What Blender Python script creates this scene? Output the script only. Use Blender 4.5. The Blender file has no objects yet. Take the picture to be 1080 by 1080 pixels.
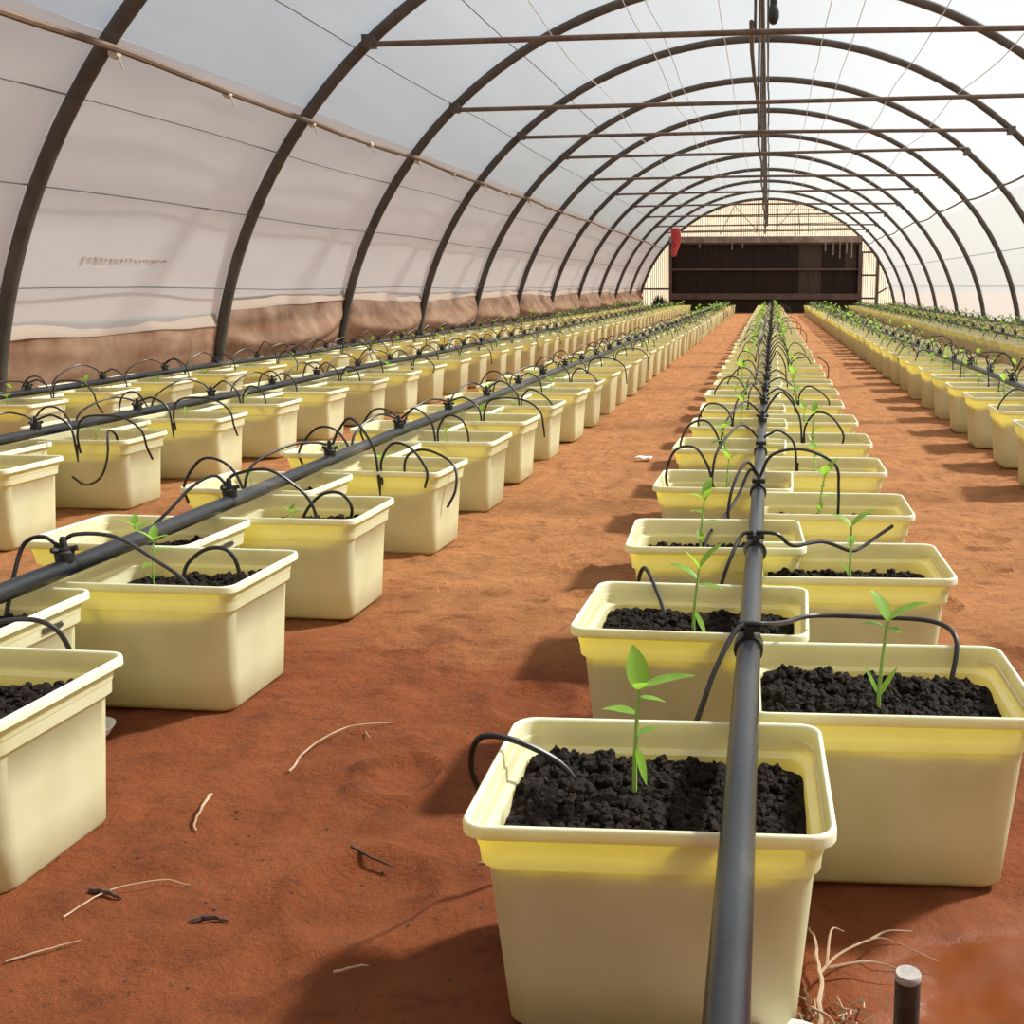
import bpy, math, random
import numpy as np
from mathutils import Vector, Matrix, Euler, noise as mnoise

# ------------------------------------------------------------------ camera, sky, sun, exposure
sc = bpy.context.scene
C = sc.collection
PI = math.pi

cam_d = bpy.data.cameras.new('camera')
cam = bpy.data.objects.new('camera', cam_d); C.objects.link(cam)
cam.location = (0, 0, 1.0)
_yaw, _pitch = math.radians(4.545), math.radians(11.995)   # aimed a little curtain-side of the tunnel axis, tilted down
cam.rotation_euler = (PI / 2 - _pitch, 0, _yaw)
cam_d.sensor_width = 36; cam_d.sensor_fit = 'HORIZONTAL'
cam_d.lens = 36 * 1120 / 1080
cam_d.shift_x = -180 / 1080
cam_d.clip_start = 0.02; cam_d.clip_end = 400
sc.camera = cam

w = bpy.data.worlds.new('sky'); sc.world = w
w.use_nodes = True
nt = w.node_tree
bg = nt.nodes['Background']
sky = nt.nodes.new('ShaderNodeTexSky')
sky.sky_type = 'NISHITA'; sky.sun_disc = False
sky.sun_elevation = math.radians(50); sky.sun_rotation = math.radians(45)
sky.air_density = 1.2; sky.dust_density = 2.0; sky.ozone_density = 1.0
nt.links.new(sky.outputs[0], bg.inputs[0])
bg.inputs[1].default_value = 0.13
haze = nt.nodes.new('ShaderNodeBackground')                 # thin high haze evens the sky out
haze.inputs[0].default_value = (.86, .93, 1.0, 1); haze.inputs[1].default_value = 0.82
mixw = nt.nodes.new('ShaderNodeMixShader'); mixw.inputs[0].default_value = .6
nt.links.new(bg.outputs[0], mixw.inputs[1]); nt.links.new(haze.outputs[0], mixw.inputs[2])
nt.links.new(mixw.outputs[0], nt.nodes['World Output'].inputs[0])

sun_d = bpy.data.lights.new('sun', 'SUN'); sun_d.energy = 15.0; sun_d.angle = math.radians(4.2)
sun_d.color = (1.0, 0.985, 0.92)
sun = bpy.data.objects.new('sun', sun_d); C.objects.link(sun)
_sd = Vector((0.25, 0.15, 0.295)).normalized()
sun.rotation_euler = _sd.to_track_quat('Z', 'Y').to_euler()

vs = sc.view_settings
vs.view_transform = 'Standard'; vs.look = 'None'; vs.gamma = 1.0; vs.use_curve_mapping = False
vs.exposure = 0.24
sc.cycles.max_bounces = 12; sc.cycles.diffuse_bounces = 6; sc.cycles.transmission_bounces = 8
sc.cycles.transparent_max_bounces = 16

rng = random.Random(7)
nrs = np.random.RandomState(11)

# ------------------------------------------------------------------ materials
def new_mat(name):
    m = bpy.data.materials.new(name); m.use_nodes = True
    n = m.node_tree.nodes; n.clear()
    out = n.new('ShaderNodeOutputMaterial')
    return m, m.node_tree, out

def nnode(t, typ, **kw):
    x = t.nodes.new(typ)
    for k, v in kw.items(): setattr(x, k, v)
    return x

def noise_tex(t, scale, detail=4, rough=.55, coord='Object', stretch=None):
    tc = nnode(t, 'ShaderNodeTexCoord')
    nz = nnode(t, 'ShaderNodeTexNoise'); nz.inputs['Scale'].default_value = scale
    nz.inputs['Detail'].default_value = detail; nz.inputs['Roughness'].default_value = rough
    src = tc.outputs[coord]
    if stretch:
        mp = nnode(t, 'ShaderNodeMapping'); mp.inputs['Scale'].default_value = stretch
        t.links.new(src, mp.inputs[0]); src = mp.outputs[0]
    t.links.new(src, nz.inputs['Vector'])
    return nz

def ramp(t, fac, stops):
    r = nnode(t, 'ShaderNodeValToRGB')
    e = r.color_ramp.elements
    while len(e) < len(stops): e.new(.5)
    for el, (p, c) in zip(e, stops):
        el.position = p; el.color = (c[0], c[1], c[2], 1) if not isinstance(c, (int, float)) else (c, c, c, 1)
    t.links.new(fac, r.inputs[0])
    return r

def pbr(name, stops, scale=8, rough=.5, metallic=0, bump=0, bump_scale=None, spec=.5, stretch=None, bdist=.01):
    m, t, out = new_mat(name)
    p = nnode(t, 'ShaderNodeBsdfPrincipled')
    p.inputs['Roughness'].default_value = rough; p.inputs['Metallic'].default_value = metallic
    p.inputs['Specular IOR Level'].default_value = spec
    if len(stops) == 1:
        p.inputs['Base Color'].default_value = (*stops[0][1], 1)
    else:
        nz = noise_tex(t, scale, stretch=stretch)
        r = ramp(t, nz.outputs['Fac'], stops)
        t.links.new(r.outputs[0], p.inputs['Base Color'])
    if bump:
        nb = noise_tex(t, bump_scale or scale * 3)
        b = nnode(t, 'ShaderNodeBump'); b.inputs['Strength'].default_value = bump; b.inputs['Distance'].default_value = bdist
        t.links.new(nb.outputs['Fac'], b.inputs['Height']); t.links.new(b.outputs[0], p.inputs['Normal'])
    t.links.new(p.outputs[0], out.inputs[0])
    return m

def film_mat(name, col, trans_col, see, refl, scale=1.2, dirt=None):
    """polyethylene cover: part of the light goes straight on, part is scattered through, part comes back"""
    m, t, out = new_mat(name)
    tl = nnode(t, 'ShaderNodeBsdfTranslucent'); tl.inputs[0].default_value = (*trans_col, 1)
    df = nnode(t, 'ShaderNodeBsdfDiffuse'); df.inputs[0].default_value = (*col, 1)
    tr = nnode(t, 'ShaderNodeBsdfTransparent')
    gl = nnode(t, 'ShaderNodeBsdfGlossy'); gl.inputs['Roughness'].default_value = .35
    nb = noise_tex(t, scale, 3, .5, stretch=(1, .25, 1))
    b = nnode(t, 'ShaderNodeBump'); b.inputs['Strength'].default_value = .35; b.inputs['Distance'].default_value = .08
    t.links.new(nb.outputs['Fac'], b.inputs['Height'])
    for s in (df, tl, gl): t.links.new(b.outputs[0], s.inputs['Normal'])
    if dirt:
        nd = noise_tex(t, 2.5, 6, .65)
        r1 = ramp(t, nd.outputs['Fac'], [(.35, dirt), (.68, col)])
        r2 = ramp(t, nd.outputs['Fac'], [(.35, dirt), (.68, trans_col)])
        t.links.new(r1.outputs[0], df.inputs[0]); t.links.new(r2.outputs[0], tl.inputs[0])
    m1 = nnode(t, 'ShaderNodeMixShader'); m1.inputs[0].default_value = refl
    t.links.new(tl.outputs[0], m1.inputs[1]); t.links.new(df.outputs[0], m1.inputs[2])
    m2 = nnode(t, 'ShaderNodeMixShader'); m2.inputs[0].default_value = see
    t.links.new(m1.outputs[0], m2.inputs[1]); t.links.new(tr.outputs[0], m2.inputs[2])
    m3 = nnode(t, 'ShaderNodeMixShader'); m3.inputs[0].default_value = .04
    t.links.new(m2.outputs[0], m3.inputs[1]); t.links.new(gl.outputs[0], m3.inputs[2])
    t.links.new(m3.outputs[0], out.inputs[0])
    return m

def plastic_mat(name, trans):
    """cream polythene tub; thin walls let yellow light through"""
    m, t, out = new_mat(name)
    p = nnode(t, 'ShaderNodeBsdfPrincipled'); p.inputs['Roughness'].default_value = .38
    p.inputs['Specular IOR Level'].default_value = .35
    nz = noise_tex(t, 9, 5, .6)
    r = ramp(t, nz.outputs['Fac'], [(.30, (.78, .79, .55)), (.55, (.89, .91, .71)), (.8, (.92, .94, .76))])
    # dust from the sand sticks to the lowest centimetres and in faint runs
    t.links.new(r.outputs[0], p.inputs['Base Color'])
    tl = nnode(t, 'ShaderNodeBsdfTranslucent'); tl.inputs[0].default_value = (.97, .86, .24, 1)
    mx = nnode(t, 'ShaderNodeMixShader'); mx.inputs[0].default_value = trans
    t.links.new(p.outputs[0], mx.inputs[1]); t.links.new(tl.outputs[0], mx.inputs[2])
    t.links.new(mx.outputs[0], out.inputs[0])
    return m

def leaf_mat():
    m, t, out = new_mat('pepper_leaf')
    p = nnode(t, 'ShaderNodeBsdfPrincipled'); p.inputs['Roughness'].default_value = .4
    nz = noise_tex(t, 30, 3)
    r = ramp(t, nz.outputs['Fac'], [(.3, (.15, .33, .03)), (.7, (.27, .48, .07))])
    t.links.new(r.outputs[0], p.inputs['Base Color'])
    tl = nnode(t, 'ShaderNodeBsdfTranslucent'); tl.inputs[0].default_value = (.45, .72, .07, 1)
    mx = nnode(t, 'ShaderNodeMixShader'); mx.inputs[0].default_value = .45
    t.links.new(p.outputs[0], mx.inputs[1]); t.links.new(tl.outputs[0], mx.inputs[2])
    t.links.new(mx.outputs[0], out.inputs[0])
    return m

def sand_mat():
    m, t, out = new_mat('red_sand')
    p = nnode(t, 'ShaderNodeBsdfPrincipled')
    tc = nnode(t, 'ShaderNodeTexCoord')
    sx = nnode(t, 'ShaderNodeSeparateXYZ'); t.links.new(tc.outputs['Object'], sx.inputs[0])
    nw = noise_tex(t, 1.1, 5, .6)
    # darker, redder sand around the first buckets, lighter further along the path
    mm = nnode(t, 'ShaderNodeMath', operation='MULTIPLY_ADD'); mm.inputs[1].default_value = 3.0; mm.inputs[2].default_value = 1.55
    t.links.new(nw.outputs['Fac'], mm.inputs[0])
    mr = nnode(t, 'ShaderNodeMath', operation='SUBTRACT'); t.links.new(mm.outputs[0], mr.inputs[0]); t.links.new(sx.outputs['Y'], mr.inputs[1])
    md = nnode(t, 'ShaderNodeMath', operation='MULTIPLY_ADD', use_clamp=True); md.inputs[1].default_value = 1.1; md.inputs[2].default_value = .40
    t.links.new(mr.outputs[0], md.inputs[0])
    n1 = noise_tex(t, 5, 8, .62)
    dry = ramp(t, n1.outputs['Fac'], [(.25, (.33, .135, .045)), (.5, (.48, .200, .070)), (.75, (.58, .255, .098))])  # lighter tones, further along
    wet = ramp(t, n1.outputs['Fac'], [(.25, (.19, .047, .013)), (.5, (.285, .076, .021)), (.75, (.34, .097, .029))])  # darker, redder tones, around the first buckets
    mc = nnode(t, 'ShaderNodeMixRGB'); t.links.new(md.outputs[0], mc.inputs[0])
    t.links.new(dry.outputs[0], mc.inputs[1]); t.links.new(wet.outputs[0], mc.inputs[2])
    # small dark specks of spilled cinder dust
    n2 = noise_tex(t, 55, 3, .5)
    sp = ramp(t, n2.outputs['Fac'], [(.67, 0.0), (.72, .65)])
    ms = nnode(t, 'ShaderNodeMixRGB'); ms.inputs[2].default_value = (.10, .035, .016, 1)
    t.links.new(sp.outputs[0], ms.inputs[0]); t.links.new(mc.outputs[0], ms.inputs[1])
    n4 = noise_tex(t, 9, 6, .7, stretch=(1, 1.5, 1))
    sc4 = ramp(t, n4.outputs['Fac'], [(.54, 0.0), (.66, .5)])
    ms4 = nnode(t, 'ShaderNodeMixRGB'); ms4.inputs[2].default_value = (.115, .034, .014, 1)
    t.links.new(sc4.outputs[0], ms4.inputs[0]); t.links.new(ms.outputs[0], ms4.inputs[1]); ms = ms4
    # puddle of wet mud beside the first door-side bucket
    vm = nnode(t, 'ShaderNodeVectorMath', operation='DISTANCE'); vm.inputs[1].default_value = (.40, 1.33, 0)
    mpv = nnode(t, 'ShaderNodeMapping'); mpv.inputs['Location'].default_value = (0, 0, 0)
    nzp = noise_tex(t, 7, 3, .5)
    va = nnode(t, 'ShaderNodeVectorMath', operation='MULTIPLY_ADD'); va.inputs[1].default_value = (.22, .22, 0)
    t.links.new(nzp.outputs['Color'], va.inputs[0]); t.links.new(tc.outputs['Object'], va.inputs[2])
    vs_ = nnode(t, 'ShaderNodeVectorMath', operation='SUBTRACT'); vs_.inputs[1].default_value = (.11, .11, 0)
    t.links.new(va.outputs[0], vs_.inputs[0]); t.links.new(vs_.outputs[0], vm.inputs[0])
    pm = ramp(t, vm.outputs['Value'], [(.16, 1.0), (.30, 0.0)])
    mp2 = nnode(t, 'ShaderNodeMixRGB'); mp2.inputs[2].default_value = (.17, .046, .014, 1)
    t.links.new(pm.outputs[0], mp2.inputs[0]); t.links.new(ms.outputs[0], mp2.inputs[1])
    t.links.new(mp2.outputs[0], p.inputs['Base Color'])
    rr = nnode(t, 'ShaderNodeMapRange'); rr.inputs['To Min'].default_value = .92; rr.inputs['To Max'].default_value = .14
    t.links.new(pm.outputs[0], rr.inputs[0]); t.links.new(rr.outputs[0], p.inputs['Roughness'])
    p.inputs['Specular IOR Level'].default_value = .3
    nb = noise_tex(t, 11, 10, .74)
    b = nnode(t, 'ShaderNodeBump'); b.inputs['Strength'].default_value = .55; b.inputs['Distance'].default_value = .09
    bs = nnode(t, 'ShaderNodeMapRange'); bs.inputs['To Min'].default_value = .8; bs.inputs['To Max'].default_value = .12
    t.links.new(pm.outputs[0], bs.inputs[0]); t.links.new(bs.outputs[0], b.inputs['Strength'])
    t.links.new(nb.outputs['Fac'], b.inputs['Height']); t.links.new(b.outputs[0], p.inputs['Normal'])
    t.links.new(p.outputs[0], out.inputs[0])
    return m

def corrugated_mat():
    m, t, out = new_mat('cream_sheet')
    df = nnode(t, 'ShaderNodeBsdfPrincipled'); df.inputs['Roughness'].default_value = .5
    nz = noise_tex(t, 3, 5, .6, stretch=(3, 1, .4))
    r = ramp(t, nz.outputs['Fac'], [(.3, (.62, .59, .46)), (.7, (.76, .74, .62))])
    t.links.new(r.outputs[0], df.inputs['Base Color'])
    tl = nnode(t, 'ShaderNodeBsdfTranslucent'); tl.inputs[0].default_value = (.74, .71, .58, 1)
    mx = nnode(t, 'ShaderNodeMixShader'); mx.inputs[0].default_value = .38
    t.links.new(df.outputs[0], mx.inputs[1]); t.links.new(tl.outputs[0], mx.inputs[2])
    t.links.new(mx.outputs[0], out.inputs[0])
    return m

M = {}
M['film'] = film_mat('clear_film', (.76, .77, .77), (.30, .315, .32), .34, .45)
M['film_low'] = film_mat('shaded_side_film', (.68, .675, .66), (.62, .61, .58), .03, .40)
M['film_right'] = film_mat('side_film', (.66, .68, .66), (.23, .235, .235), .10, .38)
M['curtain'] = film_mat('dusty_curtain', (.42, .285, .20), (.42, .28, .19), .03, .60, 3.0, dirt=(.20, .105, .065))
M['curtain_hem'] = film_mat('pale_hem', (.66, .54, .45), (.55, .45, .37), .04, .5, 3.0)
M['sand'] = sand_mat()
M['steel'] = pbr('brown_steel', [(.3, (.062, .050, .042)), (.7, (.105, .085, .070))], 6, .55, .15, .2, 40)
M['rust'] = pbr('rusty_bar', [(.3, (.10, .065, .048)), (.7, (.18, .125, .095))], 9, .6, .1, .2, 40)
M['light_block'] = pbr('brown_light_block', [(.3, (.16, .10, .07)), (.7, (.24, .16, .11))], 3, .8)
M['lath'] = pbr('cane_lath', [(.3, (.085, .052, .032)), (.7, (.21, .135, .085))], 5, .7, 0, .3, 30, stretch=(1, .2, 1))
M['tie'] = pbr('pale_twine', [(0, (.62, .55, .45))], rough=.9)
M['wire'] = pbr('thin_wire', [(0, (.15, .15, .15))], rough=.5)
M['string'] = pbr('white_string', [(0, (.75, .75, .75))], rough=.9)
M['plastic'] = plastic_mat('cream_plastic', .47)
M['rim'] = plastic_mat('cream_plastic_rim', .20)
M['gravel'] = pbr('black_cinder', [(.3, (.006, .0045, .004)), (.7, (.026, .018, .014))], 40, .85, 0, .6, 160, spec=.18, bdist=.004)
M['pipe'] = pbr('black_pe_pipe', [(.40, (.010, .012, .016)), (.60, (.028, .030, .033)), (.70, (.13, .105, .085))], 6, .30, 0, .08, 60, stretch=(1, .35, 1))
M['tube'] = pbr('black_tube', [(.3, (.011, .010, .010)), (.7, (.024, .022, .021))], 20, .42)
M['fitting'] = pbr('black_fitting', [(.3, (.010, .010, .011)), (.7, (.022, .021, .021))], 30, .45)
M['leaf'] = leaf_mat()
M['stem'] = pbr('green_stem', [(.3, (.22, .38, .07)), (.7, (.34, .50, .12))], 20, .5)
M['twig'] = pbr('dry_twig', [(.3, (.30, .19, .11)), (.7, (.50, .37, .25))], 20, .85)
M['darktwig'] = pbr('dark_twig', [(.3, (.05, .024, .014)), (.7, (.10, .05, .03))], 20, .9)
M['stake'] = pbr('dark_iron', [(.3, (.030, .020, .014)), (.7, (.07, .045, .032))], 25, .65, .2, .3, 60)
M['chalk'] = pbr('chalky_top', [(.3, (.30, .27, .25)), (.7, (.50, .46, .43))], 60, .9)
M['sheet'] = corrugated_mat()
M['pad_a'] = pbr('cooling_pad_dark', [(.3, (.020, .011, .008)), (.7, (.038, .020, .014))], 6, .95, 0, .6, 90, stretch=(6, 1, .3))
M['pad_b'] = pbr('cooling_pad_brown', [(.3, (.060, .036, .027)), (.7, (.105, .068, .052))], 6, .95, 0, .6, 90, stretch=(6, 1, .3))
M['gutter'] = pbr('dusty_gutter', [(.3, (.17, .11, .08)), (.7, (.36, .28, .22))], 3, .7)
M['gutter_dark'] = pbr('brown_gutter', [(.3, (.075, .045, .035)), (.7, (.14, .09, .07))], 3, .7)
M['red'] = pbr('red_cloth', [(.3, (.42, .035, .04)), (.7, (.62, .09, .08))], 6, .8)
M['white'] = pbr('white_plastic', [(.3, (.70, .69, .64)), (.7, (.82, .81, .77))], 12, .4)
M['ink'] = pbr('faded_ink', [(0, (.06, .05, .04))], rough=.8)
M['ink_faint'] = pbr('faint_ink', [(0, (.30, .22, .17))], rough=.8)

# ------------------------------------------------------------------ mesh helpers
class MB:
    def __init__(s): s.v = []; s.f = []; s.mi = []; s.n = 0
    def add(s, verts, faces, mi=0):
        o = s.n
        s.v.extend([tuple(p) for p in verts]); s.n += len(verts)
        for f in faces: s.f.append(tuple(i + o for i in f)); s.mi.append(mi)
        return s
    def box(s, c, h, mi=0, rot=None):
        vs = [Vector((x * h[0], y * h[1], z * h[2])) for x in (-1, 1) for y in (-1, 1) for z in (-1, 1)]
        if rot: vs = [rot @ p for p in vs]
        vs = [p + Vector(c) for p in vs]
        return s.add(vs, [(0, 1, 3, 2), (4, 6, 7, 5), (0, 4, 5, 1), (2, 3, 7, 6), (0, 2, 6, 4), (1, 5, 7, 3)], mi)
    def tube(s, pts, r, n=8, mi=0, cap=True):
        pts = [Vector(p) for p in pts]
        rs = r if isinstance(r, (list, tuple)) else [r] * len(pts)
        t0 = (pts[1] - pts[0]).normalized()
        up = Vector((0, 0, 1)) if abs(t0.z) < .9 else Vector((1, 0, 0))
        nx = t0.cross(up).normalized()
        vs = []
        for i, p in enumerate(pts):
            a = pts[max(i - 1, 0)]; b = pts[min(i + 1, len(pts) - 1)]
            t = (b - a).normalized()
            nx = (nx - t * nx.dot(t)).normalized(); ny = t.cross(nx)
            for k in range(n):
                th = 2 * PI * k / n
                vs.append(p + (nx * math.cos(th) + ny * math.sin(th)) * rs[i])
        fs = []
        for i in range(len(pts) - 1):
            for k in range(n):
                k2 = (k + 1) % n
                fs.append((i * n + k, i * n + k2, (i + 1) * n + k2, (i + 1) * n + k))
        if cap:
            fs.append(tuple(range(n))[::-1]); L = (len(pts) - 1) * n
            fs.append(tuple(L + k for k in range(n)))
        return s.add(vs, fs, mi)
    def lathe(s, prof, c=(0, 0, 0), n=16, mi=0, axis=None):
        vs = []; q = axis.to_track_quat('Z', 'Y').to_matrix() if axis else None
        for r, z in prof:
            for k in range(n):
                p = Vector((r * math.cos(2 * PI * k / n), r * math.sin(2 * PI * k / n), z))
                if q: p = q @ p
                vs.append(p + Vector(c))
        fs = []
        for i in range(len(prof) - 1):
            for k in range(n):
                k2 = (k + 1) % n
                fs.append((i * n + k, i * n + k2, (i + 1) * n + k2, (i + 1) * n + k))
        fs.append(tuple(range(n))[::-1]); L = (len(prof) - 1) * n
        fs.append(tuple(L + k for k in range(n)))
        return s.add(vs, fs, mi)
    def grid(s, P, mi=0):
        """P: rows of points"""
        a, b = len(P), len(P[0])
        vs = [p for row in P for p in row]
        fs = [(i * b + j, i * b + j + 1, (i + 1) * b + j + 1, (i + 1) * b + j) for i in range(a - 1) for j in range(b - 1)]
        return s.add(vs, fs, mi)
    def mesh(s, name, mats, smooth=True, angle=40):
        me = bpy.data.meshes.new(name)
        me.from_pydata(s.v, [], s.f)
        mats = mats if isinstance(mats, (list, tuple)) else [mats]
        for m in mats: me.materials.append(m)
        if len(mats) > 1: me.polygons.foreach_set('material_index', s.mi)
        if smooth:
            me.polygons.foreach_set('use_smooth', [True] * len(me.polygons))
            me.set_sharp_from_angle(angle=math.radians(angle))
        me.update()
        return me
    def build(s, name, mats, parent=None, smooth=True, angle=40):
        return put(name, s.mesh(name, mats, smooth, angle), parent)

def put(name, data, parent=None, loc=None, rot=None):
    o = bpy.data.objects.new(name, data); C.objects.link(o)
    if parent: o.parent = parent
    if loc: o.location = loc
    if rot: o.rotation_euler = rot
    return o

def tag(o, label, cat, group=None, kind=None):
    o['label'] = label; o['category'] = cat
    if group: o['group'] = group
    if kind: o['kind'] = kind
    return o

def structure(o, label=None, cat=None):
    o['kind'] = 'structure'
    if label: o['label'] = label; o['category'] = cat
    return o

def spline(pts, n=8):
    """Catmull-Rom through the points"""
    P = [Vector(p) for p in pts]
    P = [P[0] * 2 - P[1]] + P + [P[-1] * 2 - P[-2]]
    out = []
    for i in range(1, len(P) - 2):
        a, b, c, d = P[i - 1:i + 3]
        for k in range(n):
            t = k / n
            out.append(.5 * ((2 * b) + (c - a) * t + (2 * a - 5 * b + 4 * c - d) * t * t + (3 * b - a - 3 * c + d) * t ** 3))
    out.append(P[-2])
    return out

def nz3(x, y, z=0): return mnoise.noise(Vector((x, y, z)))

ORD = ['first', 'second', 'third', 'fourth', 'fifth', 'sixth', 'seventh', 'eighth', 'ninth', 'tenth', 'eleventh', 'twelfth', 'thirteenth',
       'fourteenth', 'fifteenth', 'sixteenth', 'seventeenth', 'eighteenth', 'nineteenth', 'twentieth']
TENS = {2: 'twenty', 3: 'thirty', 4: 'forty'}
def ordinal(k):
    if k < 20: return ORD[k]
    d, r = divmod(k + 1, 10)
    return {2: 'twentieth', 3: 'thirtieth', 4: 'fortieth'}[d] if r == 0 else TENS[d] + '-' + ORD[r - 1]

# ------------------------------------------------------------------ tunnel shape
XC, AX, ZC, AZ = -.13, 5.04, -.445, 4.72
HOOPS = [6.7, 9.6, 12.5, 15.4, 18.3, 21.4, 24.8, 28.3, 31.8, 35.3, 38.9]
YEND = 42.5
YFRONT = -2.6
def arch(t, y, off=0.0):
    """t: 0 = curtain-side ground ... 1 = door-side ground"""
    t0 = math.asin(-ZC / AZ)
    a = PI - t0 - t * (PI - 2 * t0)
    return Vector((XC + (AX + off) * math.cos(a), y, ZC + (AZ + off) * math.sin(a)))
def arch_z(x, off=0):
    q = 1 - ((x - XC) / (AX + off)) ** 2
    return ZC + (AZ + off) * math.sqrt(max(q, 0))
def arch_t(z, side):
    a = math.asin((z - ZC) / AZ); t0 = math.asin(-ZC / AZ)
    t = (a - t0) / (PI - 2 * t0)
    return t if side < 0 else 1 - t

# floor: the sand, raised in low ripples and footprints where the camera is near
PRINTS = [(-.66, 1.56, .13)] + [(-.75 + .25 * math.sin(k * 2.3), 2.0 + .43 * k, .09 + .03 * math.sin(k)) for k in range(16)] + [(.72 + .2 * math.sin(k * 1.7), 1.9 + .47 * k, .09 + .03 * math.sin(k * 3)) for k in range(14)]
def ground_z(x, y):
    if abs(x) > 4.9 or y > 41 or y < -5: return -.004
    h = .012 * nz3(x * 1.3, y * 1.3) + .011 * nz3(x * 3.4, y * 4.4, 3.3) + .010 * nz3(x * 8, y * 11, 9) + .004 * nz3(x * 21, y * 25, 5)
    c = nz3(x * 17, y * 24, 40) + .5 * nz3(x * 3, y * 3, 12)
    if c > .38: h += .016 * min(.6, c - .38)
    if c < -.42: h -= .022 * min(.5, -.42 - c)
    for px, py, pr in PRINTS:
        d = math.hypot(x - px, (y - py) * .9)
        if d < pr * 1.6: h += -.016 * math.exp(-(d / (pr * .75)) ** 4) + .012 * math.exp(-((d - pr) / (pr * .16)) ** 2)
    return h - .005
xs = [-60, -30, -14, -8, -6] + list(np.linspace(-5.1, -1.4, 50)) + list(np.linspace(-1.385, 1.385, 186)) + list(np.linspace(1.4, 4.9, 50)) + [6, 8, 14, 30, 60]
ys = [-60, -20, -6] + list(np.linspace(-1, .8, 16)) + list(np.linspace(.85, 4.6, 250)) + list(np.geomspace(4.62, 42, 170)) + [48, 60, 100, 200]
P = [[(x, y, ground_z(x, y)) for x in xs] for y in ys]
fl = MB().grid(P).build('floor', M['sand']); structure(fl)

# film cover: ceiling between the two laths, side walls below
def film_strip(name, ta, tb, n, mat, y0=YFRONT, y1=YEND):
    Yh = [y0] + [y0 + 3.2 * k for k in range(1, 3)] + HOOPS + [y1]
    Y = []
    for a, b in zip(Yh[:-1], Yh[1:]):
        Y += [a + (b - a) * k / 6 for k in range(6)]
    Y.append(y1)
    P = []
    for j, y in enumerate(Y):
        f = (j % 6) / 6
        sag = .014 * math.sin(PI * f) ** 2
        P.append([arch(ta + (tb - ta) * i / n, y, .058 - sag + .012 * nz3(i * .4, y * .8)) for i in range(n + 1)])
    return structure(MB().grid(P).build(name, mat))
TL = arch_t(2.5, -1); TR = arch_t(2.5, 1)
film_strip('ceiling', TL, TR, 44, M['film'])
film_strip('wall_left', arch_t(.62, -1), TL, 16, M['film_low'])
film_strip('wall_right', TR, 1.0, 16, M['film_right'])
# unseen dark end sheet behind the camera, added to dim the bucket fronts
P = []
for i in range(41):
    x = XC - AX + 2 * AX * i / 40
    P.append([(x, YFRONT, max(arch_z(x, .03), 0) * k / 8 - .01) for k in range(9)])
structure(MB().grid(P).build('front_light_block', M['light_block']))

# end wall of corrugated cream sheet
P = []
nx = 520
for i in range(nx + 1):
    x = XC - (AX - .02) + 2 * (AX - .02) * i / nx
    y = YEND + .018 * math.cos(2 * PI * i / 4)
    P.append([(x, y, max(arch_z(x, .0), .02) * k / 6 - .01) for k in range(7)])
structure(MB().grid(P).build('wall_back', M['sheet'], angle=80))

# steel hoops
def hoop_mesh(y, r, n=72):
    return MB().tube([arch(-.004 + 1.008 * i / n, y) for i in range(n + 1)], r, 10)
for k, y in enumerate(HOOPS):
    o = hoop_mesh(0, .049).build('arch_hoop', M['steel'])
    o.location.y = y
    tag(o, f'brown steel tube hoop spanning the tunnel, {ordinal(k)} counting from the camera', 'hoop', 'steel hoops of the tunnel')
    for sd in (0, 1):
        b = MB()
        p = arch(.012 if sd == 0 else .988, 0)
        b.tube([p + Vector((0, 0, -.16)), p + Vector((0, 0, .2))], .066, 12)
        b.build('ground_sleeve', M['steel'], o)
o = hoop_mesh(0, .055).build('arch_hoop', M['steel']); o.location.y = YEND - .12
tag(o, 'brown steel hoop edging the corrugated cream end wall', 'hoop', 'steel hoops of the tunnel')

# tie bars with their king posts
TIE = [(9.6, 3.07), (12.5, 2.98), (15.4, 3.06), (18.3, 3.12), (21.4, 3.06), (24.8, 3.06), (28.3, 3.05), (31.8, 3.0), (35.3, 2.92), (38.9, 2.9)]
for k, (y, z) in enumerate(TIE):
    hx = AX * math.sqrt(1 - ((z - ZC) / AZ) ** 2)
    b = MB(); b.tube([(XC - hx + .0, 0, z - .03), (XC, 0, z + .01), (XC + hx, 0, z + .05 * (k % 2))], .024, 10)
    o = b.build('tie_bar', M['rust']); o.location.y = y - .06
    tag(o, f'rusty horizontal tie bar across the tunnel, {ordinal(k)} counting from the camera', 'bar', 'tie bars under the roof')
    b = MB(); b.tube([(XC - .02, .02, z), (XC - .02, .06, ZC + AZ - .04)], .013, 8); b.build('king_post', M['steel'], o)
    for sx in (-1, 1):
        b = MB(); x = XC + sx * (hx - .03)
        b.box((x, 0, z - .01), (.05, .055, .05)); b.build('clamp', M['steel'], o, smooth=False)

# ridge and longitudinal pipes
b = MB(); b.tube([(XC, y, ZC + AZ - .075) for y in np.linspace(2, YEND - .2, 20)], .03, 10)
tag(b.build('ridge_pipe', M['steel']), 'long steel ridge pipe running under the top of the hoops', 'pipe')
b = MB(); b.tube([(XC - .05 + .015 * math.sin(y), y, 3.15 - max(0, y - 28) * .012) for y in np.linspace(9.5, YEND - .2, 30)], .02, 10)
tag(b.build('service_pipe', M['steel']), 'long steel pipe lying along the middle of the tie bars', 'pipe')
pts = []
for i in range(len(TIE) - 1):
    y0, y1 = TIE[i][0], TIE[i + 1][0]
    for f in (0, .25, .5, .75):
        pts.append((XC + .07 + .012 * math.sin(3 * i), y0 + (y1 - y0) * f, 4.05 - .22 * (1 if (i % 2) else .3) * math.sin(PI * f)))
b = MB(); b.tube(spline(pts, 4), .013, 6)
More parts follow.
